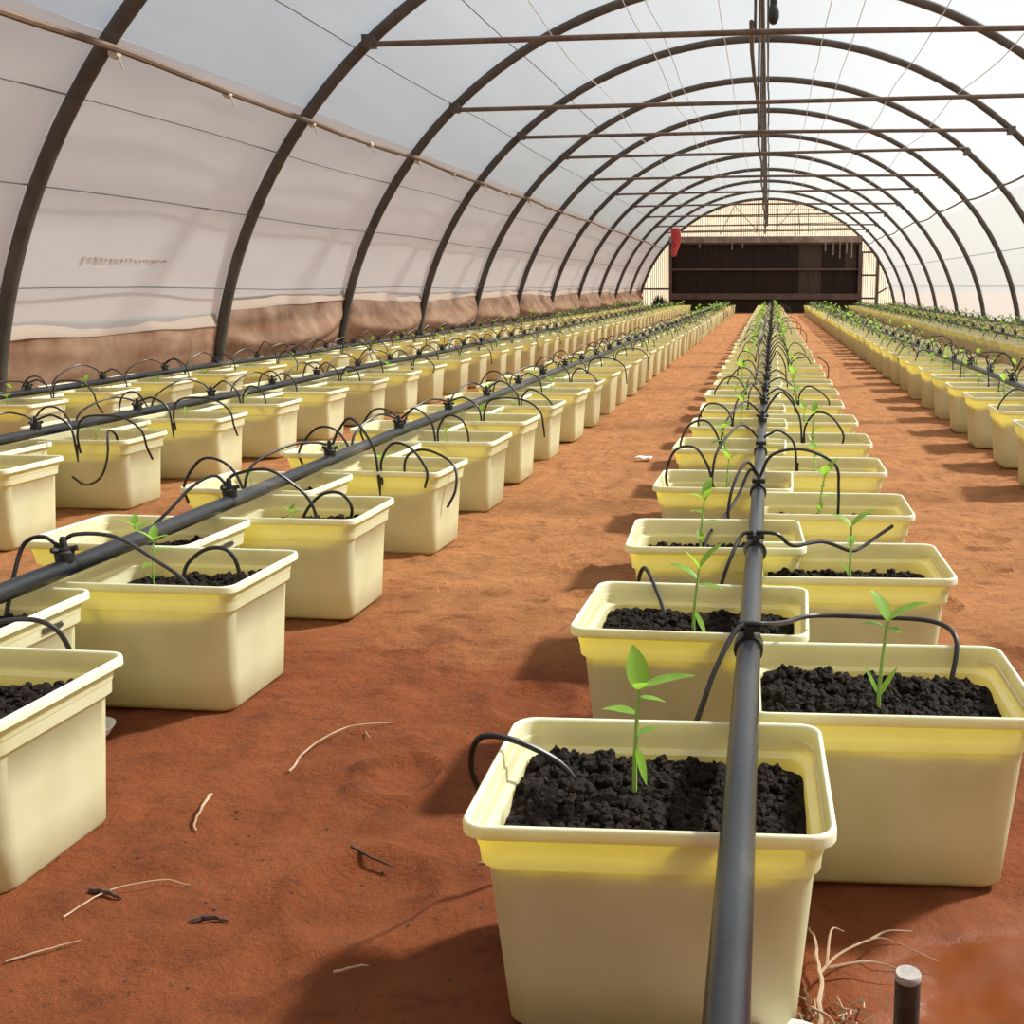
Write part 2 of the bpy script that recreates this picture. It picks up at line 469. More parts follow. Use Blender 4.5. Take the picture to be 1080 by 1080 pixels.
tag(b.build('sagging_hose', M['tube']), 'thin black hose sagging in swags under the roof ridge', 'hose')
b = MB(); b.tube([(.0, 9.2, 3.16), (.005, 9.2, 4.2)], .032, 10)
o = b.build('drop_pipe', M['fitting']); tag(o, 'short black drop pipe with nozzle hanging above the first tie bar', 'pipe')
b = MB(); b.lathe([(.012, 3.06), (.03, 3.07), (.046, 3.11), (.046, 3.16), (.033, 3.20)], (0, 9.2, 0), 14); b.build('nozzle', M['fitting'], o)

# cane lath along the curtain side, lashed to each hoop; rope on the door side
pts = []; Yh = [2.0, 4.2] + HOOPS + [YEND - .3]
for a, c in zip(Yh[:-1], Yh[1:]):
    for f in (0, .33, .66):
        y = a + (c - a) * f
        z = 2.47 + .008 * math.sin(y * 1.1) - .012 * math.sin(PI * f)
        p = arch(arch_t(z, -1), y, -.075); pts.append(p)
b = MB(); pp = spline(pts, 4)
b.tube(pp, [.024 + .009 * nz3(i * .23, 1) for i in range(len(pp))], 8)
lath = b.build('cane_lath', M['lath']); tag(lath, 'brown cane lath lashed along the hoops above the curtain', 'lath')
for y in [5.1] + [h + d for h in HOOPS[:6] for d in (-.0, 1.4)]:
    p = arch(arch_t(2.45, -1), y, -.075)
    b = MB(); b.tube([p + Vector((0, -.022, 0)), p + Vector((0, .022, 0))], .031, 10)
    b.tube([p + Vector((.02, 0, 0)), p + Vector((.04, .01, -.09))], .006, 5); b.build('twine_lashing', M['tie'], lath)
pts = []
for a, c in zip(Yh[:-1], Yh[1:]):
    for f in (0, .33, .66):
        y = a + (c - a) * f
        z = 2.62 + .015 * math.sin(y * .9) - .025 * math.sin(PI * f)
        pts.append(arch(arch_t(z, 1), y, -.06))
b = MB(); b.tube(spline(pts, 4), .016, 6)
tag(b.build('rope', M['lath']), 'thin brown rope tied along the hoops of the bright film side', 'rope')

# support wires outside the film and crop strings under the roof
for k, z in enumerate((.98, 1.62, 2.15, 3.0, 3.55)):
    t = arch_t(z, -1)
    b = MB(); b.tube([arch(t + .001 * math.sin(y), y, .010) for y in np.linspace(-2, YEND - .1, 40)], .006, 5)
    tag(b.build('support_wire', M['wire']), f'thin grey wire along the film on the curtain side, {ORD[k]} from the ground', 'wire', 'wires along the film')
for k, z in enumerate((1.0, 1.65)):
    t = arch_t(z, 1)
    b = MB(); b.tube([arch(t, y, .010) for y in np.linspace(4, YEND - .1, 30)], .006, 5)
    tag(b.build('support_wire', M['wire']), f'thin grey wire along the bright door-side film, {ORD[k]} from the ground', 'wire', 'wires along the film')
for k, x in enumerate((-2.35, -1.55, -1.35, -.62, .62, .98, 1.75, 2.45)):
    pts = []
    for i in range(70):
        y = 3 + (YEND - 4) * i / 69
        zz = arch_z(x) - .16 - .05 * math.sin(y * 1.07 + k)
        pts.append((x + .035 * nz3(y * .5, k * 3.1), y, zz))
    b = MB(); b.tube(pts, .0055, 5)
    side = 'curtain' if x < XC else 'door'
    n = [3, 2, 1, 0, 0, 1, 2, 3][k]
    tag(b.build('crop_string', M['string']), f'thin pale string under the roof on the {side} side, {ORD[n]} out from the ridge', 'string', 'strings under the roof')

# dusty side curtain gathered and sagging between the hoops, one length per bay
bays = [(3.8, HOOPS[0])] + list(zip(HOOPS[:-1], HOOPS[1:])) + [(HOOPS[-1], YEND - .1)]
for k, (ya, yb) in enumerate(bays):
    rg = random.Random(40 + k)
    pouch = .05 if k < 2 else rg.uniform(.26, .36)
    top = .66 if k < 2 else .80
    if k == 2: pouch = .17
    nU, nV = 36, 30
    P = []; H = []
    for i in range(nU + 1):
        f = i / nU
        s = max(math.sin(PI * f), 0) ** .6
        y = ya + .03 + (yb - ya - .06) * f
        row = []; hem = []
        lift = .07 * (f if k % 3 else 1 - f) * (k >= 2) + .02 * nz3(f * 4, k)
        for j in range(nV + 1):
            v = j / nV
            z = top + lift - (top + lift - .02) * v
            x0 = XC - AX * math.sqrt(max(1 - ((z - ZC) / AZ) ** 2, 0)) - .035
            bel = math.sin(PI * min(1, v / .62)) ** 1.1 if v < .62 else 0
            sharp = .06 * math.sin(v * 22 + 3 * nz3(f * 2.3, k * 5) + 4 * f) * s * (k >= 2) * (v < .62)
            z -= .17 * s * bel * (k >= 2) * (1 - .4 * v)
            x = x0 + s * (pouch * bel) + sharp * .5 + .012 * nz3(f * 9, v * 7, k)
            if v >= .62: x = x0 + .015 + .008 * nz3(f * 9, v * 7, k)
            row.append((x, y, z))
        P.append(row)
    b = MB().grid(P)
    o = b.build('side_curtain', M['curtain'], angle=70)
    where = 'before the first hoop' if k == 0 else (f'between the {ordinal(k-1)} and {ordinal(k)} hoops' if k < len(bays) - 1 else 'beside the corrugated end wall')
    look = 'flat dusty brown length' if k < 2 else 'dusty brown gathered length'
    tag(o, f'{look} of side curtain {where}', 'curtain', 'side curtain between the hoops')
    # pale hem above the dusty part
    Hm = [[(p[0][0] - .012, p[0][1], p[0][2] + .10 - .012 * math.sin(PI * i / nU)), (p[0][0] + .012, p[0][1], p[0][2] - .02)] for i, p in enumerate(P)]
    MB().grid(Hm).build('hem', M['curtain_hem'], o)

# faint line of print on the film in the second bay (too worn to read)
b = MB()
rg = random.Random(5)
yy = 7.45
while yy < 8.5:
    wd = rg.uniform(.02, .06); p = arch(arch_t(1.18, -1), yy + wd / 2, .050)
    b.box(p + Vector((0.012, 0, rg.uniform(-.004, .004))), (.002, wd / 2, rg.uniform(.006, .012)))
    yy += wd + rg.uniform(.012, .03)
o = b.build('film_print', M['ink_faint'], smooth=False)
tag(o, 'faint worn line of print on the film between the first two hoops', 'print')

# ------------------------------------------------------------------ end wall fittings
pad = bpy.data.objects.new('cooling_pad_wall', None); C.objects.link(pad); pad.location = (-.18, YEND - .35, 0)
tag(pad, 'dark brown cooling pad wall in a dusty frame at the far end', 'cooling wall')
HW = 3.6; Z0, Z1 = .50, 2.83
rg = random.Random(3)
npad = 16
for row, (za, zb) in enumerate(((Z0 + .22, 1.60), (1.68, Z1 - .26))):
    for i in range(npad):
        xa = -HW + .1 + (2 * HW - .2) * i / npad; xb = xa + (2 * HW - .2) / npad - .008
        yo = .02 * rg.random(); Pm = []
        nn = 20
        for j in range(nn + 1):
            x = xa + (xb - xa) * j / nn; d = .014 * (j % 2)
            Pm.append([(x, yo + d, za), (x, yo + d, zb)])
        b = MB().grid(Pm)
        b.add([(xa, yo, za), (xb, yo, za), (xb, .15, za), (xa, .15, za), (xa, yo, zb), (xb, yo, zb), (xb, .15, zb), (xa, .15, zb)],
              [(0, 1, 2, 3), (4, 7, 6, 5), (0, 3, 7, 4), (1, 5, 6, 2), (3, 2, 6, 7)])
        light = i in (11, 12) or (i > 11 and rg.random() < .5)
        b.build('pad', M['pad_b'] if light else M['pad_a'], pad, smooth=False)
MB().box((0, -.05, Z1 - .06), (HW + .05, .16, .10)).box((0, -.22, Z1 - .12), (HW + .05, .012, .07)).build('top_gutter', M['gutter'], pad, smooth=False)
MB().box((0, -.03, Z1 - .21), (HW, .10, .045)).build('lower_lip', M['gutter_dark'], pad, smooth=False)
MB().box((0, -.04, 1.64), (HW, .07, .036)).build('middle_rail', M['gutter_dark'], pad, smooth=False)
MB().box((0, -.05, Z0 + .12), (HW + .03, .15, .11)).build('bottom_gutter', M['gutter_dark'], pad, smooth=False)
MB().box((0, .17, (Z0 + Z1) / 2), (HW, .012, (Z1 - Z0) / 2)).build('backing', M['pad_a'], pad, smooth=False)  # added board, blocks light through the gaps between pads
MB().box((0, .05, Z0 / 2 + .0), (HW, .12, Z0 / 2 + .01)).build('base_board', M['pad_a'], pad, smooth=False)
for sx in (-1, 1):
    MB().box((sx * (HW + .03), -.06, (Z1 + .06) / 2), (.055, .13, (Z1 + .06) / 2)).build('side_post', M['gutter_dark'], pad, smooth=False)
for x, L in ((-2.5, .22), (-1.25, .30), (-.85, .24), (2.3, .36), (2.6, .5), (2.85, .62), (3.1, .44), (3.3, .6), (-3.3, .2)):
    MB().box((x, -.235, Z1 - .16 - L / 2), (.022, .004, L / 2)).build('torn_strip', M['gutter'], pad, smooth=False)

# red cloth on the post
P = []
for i in range(15):
    f = i / 14
    row = []
    for j in range(17):
        g = j / 16; wd = .17 * (1 - .35 * f + .1 * math.sin(5 * f))
        row.append((-3.36 + (g - .5) * 2 * wd + .05 * math.sin(f * 4), 38.72 + .05 * math.sin(g * 6 + 2 * f), 3.02 - 1.0 * f * (1 - .12 * abs(g - .45))))
    P.append(row)
b = MB().grid(P)
o = b.build('red_cloth', M['red']); md = o.modifiers.new('t', 'SOLIDIFY'); md.thickness = .02
tag(o, 'red cloth hanging from a far hoop beside the dark pad wall', 'cloth')
# service door in the cream sheet
fr = MB()
x0, x1, zt = 3.52, 4.16, 2.28
fr.box((x0 + .02, YEND - .09, zt / 2), (.045, .05, zt / 2)); fr.box((x1, YEND - .09, zt / 2), (.05, .05, zt / 2))
for z in (.16, .55, 1.42, zt): fr.box(((x0 + x1) / 2, YEND - .09, z), ((x1 - x0) / 2, .04, .035))
d1 = structure(fr.build('door_1', M['steel'], smooth=False))
b = MB(); b.tube([(x1, YEND - .08, .72), (4.58, YEND - .08, .96)], .03, 8)
tag(b.build('brace', M['steel']), 'short slanting steel brace on the sheet beside the service door', 'brace')
b = MB(); b.tube([(-3.85, YEND - .08, .9), (-4.95, YEND - .08, .9)], .035, 8)
tag(b.build('rail', M['steel']), 'steel rail on the cream sheet on the curtain side of the pad wall', 'rail')

# roof truss against the end wall
tr = bpy.data.objects.new('end_truss', None); C.objects.link(tr); tr.location = (0, YEND - .45, 0)
tag(tr, 'thin steel truss of rails and diagonals above the dark pad wall', 'truss')
def hx_at(z): return AX * math.sqrt(1 - ((z - ZC) / AZ) ** 2)
for z, e in ((3.12, .05), (3.32, .05), (3.6, 0), (3.85, 0)):
    MB().tube([(XC - hx_at(z), 0, z - e), (XC + hx_at(z), 0, z + e)], .018, 6).build('chord', M['rust'], tr)
for xa, za, xb, zb in ((-1.35, 4.0, -1.9, 2.95), (-1.35, 4.0, -.5, 3.1), (.2, 3.12, 1.05, 4.05), (-.5, 3.0, -.45, 4.2), (-.15, 3.0, -.1, 4.25), (.28, 3.1, .32, 4.2), (1.05, 4.05, 1.15, 2.95), (1.45, 3.9, 1.45, 3.0)):
    MB().tube([(xa, -.03, za), (xb, -.03, zb)], .015, 6).build('web', M['rust'], tr)
MB().box((XC, -.06, 3.75), (.06, .03, .5)).build('centre_plate', M['steel'], tr, smooth=False)

# mound of dry weeds at the end wall on the curtain side
b = MB(); rg = random.Random(9)
for _ in range(260):
    x = min(-3.98, -4.25 + rg.gauss(0, .18)); y = YEND - .45 + rg.uniform(-.12, .12); h = rg.uniform(.25, .6) * math.exp(-((x + 4.25) / .4) ** 2)
    b.tube([(x, y, 0), (x + rg.uniform(-.07, .07), y + rg.uniform(-.05, .05), .1 + h)], [.012, .004], 4)
o = b.build('dry_weeds', M['darktwig']); tag(o, 'clump of dry brown weeds at the foot of the cream sheet', 'weeds', kind='stuff')

# ------------------------------------------------------------------ buckets
RINGS = [(.190, .132, .030, .000), (.199, .141, .036, .010), (.2185, .1570, .041, .241), (.2255, .1650, .038, .246), (.2285, .1675, .038, .286),
         (.2385, .1755, .034, .290), (.2430, .1790, .034, .293), (.2430, .1790, .034, .305), (.2415, .1775, .032, .3085), (.2390, .1750, .031, .310),
         (.2360, .1715, .030, .309), (.2340, .1695, .030, .305), (.2285, .1640, .034, .269), (.2150, .1510, .036, .264), (.1960, .1380, .034, .013)]
def rrect(hx, hy, r, z, seg):
    pts = []
    for q, (sx, sy) in enumerate(((1, 1), (-1, 1), (-1, -1), (1, -1))):
        for k in range(seg + 1):
            a = q * PI / 2 + (PI / 2) * k / seg
            pts.append((sx * (hx - r) + r * math.cos(a), sy * (hy - r) + r * math.sin(a), z))
    return pts
def tub_mb(rings, seg, subdiv=1):
    b = MB(); L = []
    R = []
    for a, c in zip(rings[:-1], rings[1:]):
        R.append(a)
        if abs(a[3] - c[3]) > .1 and subdiv > 1:
            for k in range(1, subdiv): R.append(tuple(a[i] + (c[i] - a[i]) * k / subdiv for i in range(4)))
    R.append(rings[-1])
    rim_from = next(i for i, q in enumerate(R) if q[3] > .2885); rim_to = max(i for i, q in enumerate(R) if q[3] > .30)
    for hx, hy, r, z in R: L.append(rrect(hx, hy, r, z, seg))
    n = len(L[0]); vs = [p for l in L for p in l]; fs = []
    for i in range(len(L) - 1):
        for k in range(n):
            k2 = (k + 1) % n
            fs.append((i * n + k, i * n + k2, (i + 1) * n + k2, (i + 1) * n + k))
    fs.append(tuple(range(n))[::-1])
    o = (len(L) - 1) * n
    fs.append(tuple(o + k for k in range(n)))
    b.add(vs, fs)
    b.mi = [1 if rim_from <= q // n < rim_to else 0 for q in range(len(fs))]
    return b
def tub_near():
    b = tub_mb(RINGS, 7, 3)
    return b
TUB = [tub_near().mesh('tub', [M['plastic'], M['rim']], angle=50)]
FARR = [RINGS[i] for i in (0, 1, 2, 4, 6, 8, 10, 13, 14)]
TUB.append(tub_mb(FARR, 3).mesh('tub_plain', [M['plastic'], M['rim']], angle=50))

def inner_half(z):
    f = (z - .013) / (.264 - .013)
    return .196 + (.2150 - .196) * f - .0005, .138 + (.1510 - .138) * f - .0005
def round_in(x, y, hx, hy, r=.038):
    dx, dy = abs(x) - (hx - r), abs(y) - (hy - r)
    if dx > 0 and dy > 0:
        d = math.hypot(dx, dy)
        if d > r: x, y = math.copysign(hx - r + dx * r / d, x), math.copysign(hy - r + dy * r / d, y)
    return x, y
ICO1 = None
def ico(sub):
    import bmesh
    bm = bmesh.new(); bmesh.ops.create_icosphere(bm, subdivisions=sub, radius=1)
    v = np.array([p.co[:] for p in bm.verts]); f = [tuple(p.index for p in q.verts) for q in bm.faces]; bm.free()
    return v, f
ICOS = {1: ico(1), 2: ico(2)}
def gravel_mesh(seed, level, heap, n_lumps, sub, gx=30, gy=20, hx_=None):
    """cinder fill: heaped towards +x,+y by heap"""
    rs = np.random.RandomState(seed)
    def top(x, y):
        return level + (heap if hx_ is None else hx_) * .5 * x / .2 + heap * .5 * y / .14 + .009 * nz3(x * 16, y * 16, seed) + .006 * nz3(x * 40, y * 40, seed)
    b = MB(); P = []
    for i in range(gx + 1):
        row = []
        for j in range(gy + 1):
            u, v = -1 + 2 * i / gx, -1 + 2 * j / gy
            z = top(u * .2, v * .14); hx, hy = inner_half(min(z, .268))
            x, y = round_in(u * hx, v * hy, hx, hy)
            row.append((x, y, z - .004 + .003 * rs.rand()))
        P.append(row)
    b.grid(P)
    vs, fs = ICOS[sub]
    allv = []; 
    for _ in range(n_lumps):
        u, v = rs.uniform(-.985, .985), rs.uniform(-.98, .98)
        if abs(u) > .88 and abs(v) > .84: continue
        s = rs.uniform(.0055, .0120) if sub > 1 else rs.uniform(.007, .013)
        z = top(u * .2, v * .14); hx, hy = inner_half(min(z, .268))
        c = np.array([u * (hx - s), v * (hy - s), z + rs.uniform(-.003, .004)])
        q = rs.randn(3, 3); q, _ = np.linalg.qr(q)
        sc_ = np.array([1, rs.uniform(.7, 1), rs.uniform(.6, .95)]) * s
        pv = (vs * (1 + .15 * rs.randn(len(vs), 1)) * sc_) @ q + c
        b.add(pv.tolist(), fs)
    return b.mesh('gravel_fill', M['gravel'], smooth=False)
GRAVEL_NEAR = [gravel_mesh(s, l, h, 1400, 2, 40, 28, hx) for s, l, h, hx in ((1, .247, .022, -.016), (2, .243, .014, -.004))]
GRAVEL_MID = [gravel_mesh(s, .238, h, 420, 1) for s, h in ((3, .004), (4, -.006), (5, .006))]
GRAVEL_LOW = [gravel_mesh(s, l, h, 420, 1) for s, l, h in ((6, .232, .030), (7, .226, .034), (8, .234, .022))]
GRAVEL_FAR = [gravel_mesh(s, .232, .006, 60, 1, 12, 8) for s in (9, 10)]
GRAVEL_NEARLOW = [gravel_mesh(21, .232, .026, 1300, 2, 40, 28)]

# columns: (bed phrase, column phrase, x centre, list of rim-front y's, gravel kind)
def rows(first, pitch=.755, last=39.6, seed=0):
    r = random.Random(seed); out = list(first); y = out[-1] + pitch
    while y < last:
        out.append(y + r.uniform(-.03, .03)); y += pitch
    return out
BED = [
 ('centre bed', 'curtain-side column', -.147, rows([1.25, 2.045, 2.75, 3.60, 4.47, 5.22], seed=1), 'mid'),
 ('centre bed', 'door-side column', .213, rows([1.65, 2.48, 3.19, 3.95, 4.68, 5.42], seed=2), 'mid'),
 ('first bed on the curtain side', 'door-side column', -1.452, rows([1.47, 2.26, 2.98, 3.80, 4.58, 5.3], seed=3), 'low'),
 ('first bed on the curtain side', 'curtain-side column', -1.765, rows([1.87, 2.63, 3.41, 4.20, 4.95], seed=4), 'low'),
 ('second bed on the curtain side', 'door-side column', -3.09, rows([3.72, 4.50, 5.28, 6.0, 6.74], seed=5), 'low'),
 ('second bed on the curtain side', 'curtain-side column', -3.41, rows([3.35, 4.10, 4.88], seed=6), 'low'),
 ('bed against the side curtain', 'door-side column', -4.50, rows([5.85, 6.6], seed=7), 'low'),
 ('bed against the side curtain', 'curtain-side column', -4.77, rows([5.45, 6.2], seed=8), 'low'),
 ('first bed on the door side', 'curtain-side column', 1.515, rows([5.24, 5.97, 6.72, 7.45], seed=9), 'mid'),
 ('first bed on the door side', 'door-side column', 1.85, rows([5.6, 6.35], seed=10), 'mid'),
 ('second bed on the door side', 'curtain-side column', 3.10, rows([11.1], seed=11), 'mid'),
 ('second bed on the door side', 'door-side column', 3.44, rows([11.5], seed=12), 'mid'),
 ('bed against the bright wall', 'curtain-side column', 4.14, rows([13.6], seed=13), 'mid'),
 ('bed against the bright wall', 'door-side column', 4.45, rows([14.0], seed=14), 'mid'),
]
_cy, _sy, _cp, _sp = math.cos(_yaw), math.sin(_yaw), math.cos(_pitch), math.sin(_pitch)
_fw = Vector((-_sy * _cp, _cy * _cp, -_sp)); _rt = Vector((_cy, _sy, 0)); _up = _rt.cross(_fw)
def depth_of(x, y, z):
    return (Vector((x, y, z - 1.0))).dot(_fw)
def in_frame(x, y, z, m=0):
    d = Vector((x, y, z - 1.0)); w_ = d.dot(_fw)
    if w_ < .05: return False
    u = 720 + 1120 * d.dot(_rt) / w_; v = 540 - 1120 * d.dot(_up) / w_
    return -m < u < 1080 + m and -m < v < 1080 + m
cand = []
for ci, (bed, col, xc, ys_, gk) in enumerate(BED):
    k = 0
    for yf in ys_:
        y = yf + (.15 if ci < 2 else .18)
        mg = 1120 * .30 / max(y, .5)
        if not in_frame(xc, y, .2, mg): continue
        cand.append((y * (1.25 if ci in (3, 5, 7, 9, 11, 13) else 1.0) * (1.25 if ci in (6, 7, 10, 11, 12, 13) else 1), ci, k, y)); k += 1
cand.sort()
near_b = cand[:300]; far_b = cand[300:]

# seedlings -------------------------------------------------------
def leaf_add(b, base, az, el, L, W, droop, mi=1, nseg=7):
    d = Vector((math.cos(az) * math.cos(el), math.sin(az) * math.cos(el), math.sin(el)))
    side = Vector((-math.sin(az), math.cos(az), 0))
    p = Vector(base); rows_ = []
    for i in range(nseg + 1):
        f = i / nseg
        wd = W * .5 * (math.sin(PI * min(1, f * .93 + .05)) ** .8) * (1 - .35 * f)
        if f < .12: wd = W * .07
        nrm = d.cross(side)
        rows_.append([p - side * wd - nrm * (-.30 * wd), p + nrm * 0, p + side * wd - nrm * (-.30 * wd)])
        d = (d + Vector((0, 0, -droop / nseg))).normalized()
        p = p + d * (L / nseg)
    b.grid(rows_, 0)
def seedling_meshes(seed, H, leaves, lean=(0, 0), res=8):
    """leaves: (height fraction, azimuth degrees, elevation degrees, length, width, droop)"""
    r = random.Random(seed)
    top = Vector((lean[0], lean[1], H))
    pts = spline([(0, 0, -.02), (lean[0] * .1, lean[1] * .1, H * .33), (lean[0] * .5, lean[1] * .45, H * .7), top], 4)
    s = MB(); s.tube(pts, [.0042 - .0018 * i / (len(pts) - 1) for i in range(len(pts))], res)
    l = MB()
    for hf, az, el, L, W, dr in leaves:
        i = min(len(pts) - 1, int(round((len(pts) - 1) * (.12 + .88 * hf))))
        leaf_add(l, pts[i], math.radians(az), math.radians(el), L * 1.08, W * 1.25, dr)
    whole = MB(); whole.add(l.v, l.f, 0); whole.add(s.v, s.f, 1)
    return s.mesh('stem', M['stem']), l.mesh('foliage', M['leaf'], angle=80), whole.mesh('seedling', [M['leaf'], M['stem']], angle=80)
def rand_leaves(seed):
    r = random.Random(seed); a0 = r.uniform(0, 360); out = []
    out += [(.22, a0, 55, r.uniform(.035, .045), .012, .3), (.22, a0 + 175, 50, r.uniform(.035, .045), .012, .3)]
    n = r.choice((2, 3, 3))
    for k in range(n): out.append((.55 + .14 * k, a0 + 137 * k + 60, r.uniform(15, 40), r.uniform(.045, .062), .022, .7))
    for k in range(3): out.append((1.0, a0 + 120 * k + 20, r.uniform(30, 62), r.uniform(.045, .075), .027, .7))
    return out
SEEDLINGS = [seedling_meshes(s, h, rand_leaves(s), (r1, r2), 6) for s, h, r1, r2 in ((31, .14, .01, 0), (32, .17, -.012, .01), (33, .12, .015, -.01), (34, .15, 0, .012), (35, .19, .012, .0))]
S_SPECIAL = {
 (0, 0): seedling_meshes(1, .185, [(.98, 6, 22, .078, .032, .25), (1.0, 120, 72, .060, .034, .2), (1.0, 300, 40, .05, .03, .4), (.70, 172, 22, .050, .024, .5), (.55, 10, 30, .034, .018, .5), (.40, 330, -72, .055, .017, -.1), (.92, 20, -5, .04, .018, .3)], (.008, 0)),
 (1, 0): seedling_meshes(2, .18, [(1.0, 8, 38, .075, .032, .5), (1.0, 140, 60, .058, .032, .4), (.86, 185, 25, .044, .022, .5), (.86, 300, 20, .035, .02, .5), (.16, 150, 62, .060, .013, .1), (.16, 30, 55, .060, .014, .1)], (.012, .01)),
 (0, 1): seedling_meshes(3, .16, [(1.0, 20, 55, .075, .030, .5), (.82, 165, 40, .070, .028, .6), (.7, 350, 5, .055, .024, .3), (.30, 330, -60, .06, .018, 0), (1.0, 200, 60, .05, .026, .4)], (.012, .01)),
 (1, 1): seedling_meshes(4, .17, [(1.0, 20, 45, .07, .03, .5), (1.0, 160, 40, .06, .03, .5), (.85, 270, 20, .05, .026, .5), (.6, 90, 30, .04, .02, .5), (.12, 150, 60, .05, .014, .1)], (.0, .0)),
}

ZS = 1.05
GRAV_H = {'mid': .244, 'low': .232}
placed = {}
for _, ci, k, y in near_b:
    bed, col, xc, ys_, gk = BED[ci]
    r = random.Random(ci * 1000 + k)
    near = y < 8.5
    rot = math.radians(r.uniform(-2.2, 2.2))
    if (ci, k) in ((0, 0),): rot = math.radians(1.0)
    if ci in (2, 3): rot += math.radians(-2.0)
    xx = xc + r.uniform(-.012, .012)
    if (ci, k) in ((0, 0), (1, 0), (0, 1), (1, 1)): xx = xc
    o = put('grow_bucket', TUB[0 if near else 1], None, (xx, y, .0), (0, 0, rot)); o.scale = (1, 1, ZS)
    place = f'{bed}, {col}, {ordinal(k)} from the front'
    tag(o, f'cream bucket in the {place}', 'bucket', f'cream buckets of the {bed}')
    if y < 2.6: gm = (GRAVEL_NEAR if gk == 'mid' else GRAVEL_NEARLOW)[k % (2 if gk == 'mid' else 1)]
    elif near: gm = (GRAVEL_MID if gk == 'mid' else GRAVEL_LOW)[r.randrange(3)]
    else: gm = GRAVEL_FAR[r.randrange(2)]
    put('gravel_fill', gm, o)
    placed[(ci, k)] = o
    # seedling
    sx, sy = xx - .02 + r.uniform(-.03, .03), y + r.uniform(-.03, .03)
    if (ci, k) == (0, 0): sx, sy = -.186, 1.44
    if (ci, k) == (1, 0): sx, sy = .206, 1.80
    if (ci, k) == (0, 1): sx, sy = -.152, 2.20
    gz = GRAV_H[gk] * ZS - .012
    if ci in (2, 3) and k < 6: sx -= .02
    st, lf, wh = S_SPECIAL.get((ci, k), SEEDLINGS[r.randrange(5)])
    if y < 12:
        e = put('pepper_seedling', None, None, (sx, sy, gz), (0, 0, 0 if (ci, k) in S_SPECIAL else r.uniform(0, 6.28)))
        put('stem', st, e); put('foliage', lf, e)
        f = 1 if (ci, k) in S_SPECIAL else r.uniform(.8, 1.12)
    else:
        e = put('pepper_seedling', wh, None, (sx, sy, gz), (0, 0, r.uniform(0, 6.28))); f = r.uniform(.95, 1.35)
    if ci in (2, 3, 4, 5, 6, 7): f *= .72
    e.scale = (f, f, f)
    tag(e, f'pepper seedling in the {place}', 'seedling', f'seedlings of the {bed}')

# the rest of the rows, far off
bb = MB(); ss = MB()
rb = random.Random(77)
_tv = [tuple(v.co) for v in TUB[1].vertices]; _tf = [tuple(p.vertices) for p in TUB[1].polygons]
for _, ci, k, y in far_b:
    xc = BED[ci][2] + rb.uniform(-.012, .012)
    bb.add([(p[0] + xc, p[1] + y, p[2] * 1.05) for p in _tv], _tf, 0)
    hx, hy = inner_half(.23)
    bb.add([(xc - hx, y - hy, .225), (xc + hx, y - hy, .225), (xc + hx, y + hy, .24), (xc - hx, y + hy, .24)], [(0, 1, 2, 3)], 1)
    n0 = ss.n
    me = SEEDLINGS[rb.randrange(5)][2]; a = rb.uniform(0, 6.28); s_ = rb.uniform(1.0, 1.45); ca, sa = math.cos(a) * s_, math.sin(a) * s_
    ss.add([(v.co.x * ca - v.co.y * sa + xc, v.co.x * sa + v.co.y * ca + y, v.co.z * s_ + .22) for v in me.vertices], [tuple(p.vertices) for p in me.polygons])
o = bb.build('distant_buckets', [M['plastic'], M['gravel']], angle=50)
tag(o, 'far ends of the rows of cream buckets towards the pad wall', 'buckets', kind='stuff')
o = ss.build('distant_seedlings', M['leaf'], angle=80)
tag(o, 'far green seedlings along the rows towards the pad wall', 'seedlings', kind='stuff')

# printed marks on the rim step of two buckets (too small to read)
for key in ((3, 0), (3, 1)):
    if key in placed:
        b = MB(); r = random.Random(key[1]); yy = .02
        for q in range(4):
            b.box((.2305, yy, .262 + r.uniform(-.001, .001)), (.0012, .006, .006)); b.box((.2305, yy + .004, .260), (.0012, .007, .0018)); yy += .016
        b.build('printed_mark', M['ink'], placed[key], smooth=False)

# ------------------------------------------------------------------ irrigation: pipe, fittings and drip tubes
def fitting_mesh():
    b = MB()
    b.lathe([(.010, .000), (.021, .002), (.022, .024), (.017, .028), (.017, .034), (.009, .036), (.008, .052), (.005, .060)], (0, 0, .014), 14)
    for a in (20, 160, 250):
        d = Vector((math.cos(math.radians(a)), math.sin(math.radians(a)), .25)).normalized()
        b.tube([Vector((0, 0, .040)), Vector((0, 0, .040)) + d * .030], .0065, 8)
    return b.mesh('tube_fitting', M['fitting'])
def clamp_mesh():
    b = MB()
    b.tube([(0, -.020, 0), (0, .016, 0)], .027, 16)
    b.box((0, 0, .033), (.009, .016, .010)); b.tube([(-.02, 0, .036), (.022, 0, .036)], .008, 8)
    return b.mesh('tube_fitting', M['fitting'])
FIT = [fitting_mesh(), clamp_mesh()]
TR_ = .0049
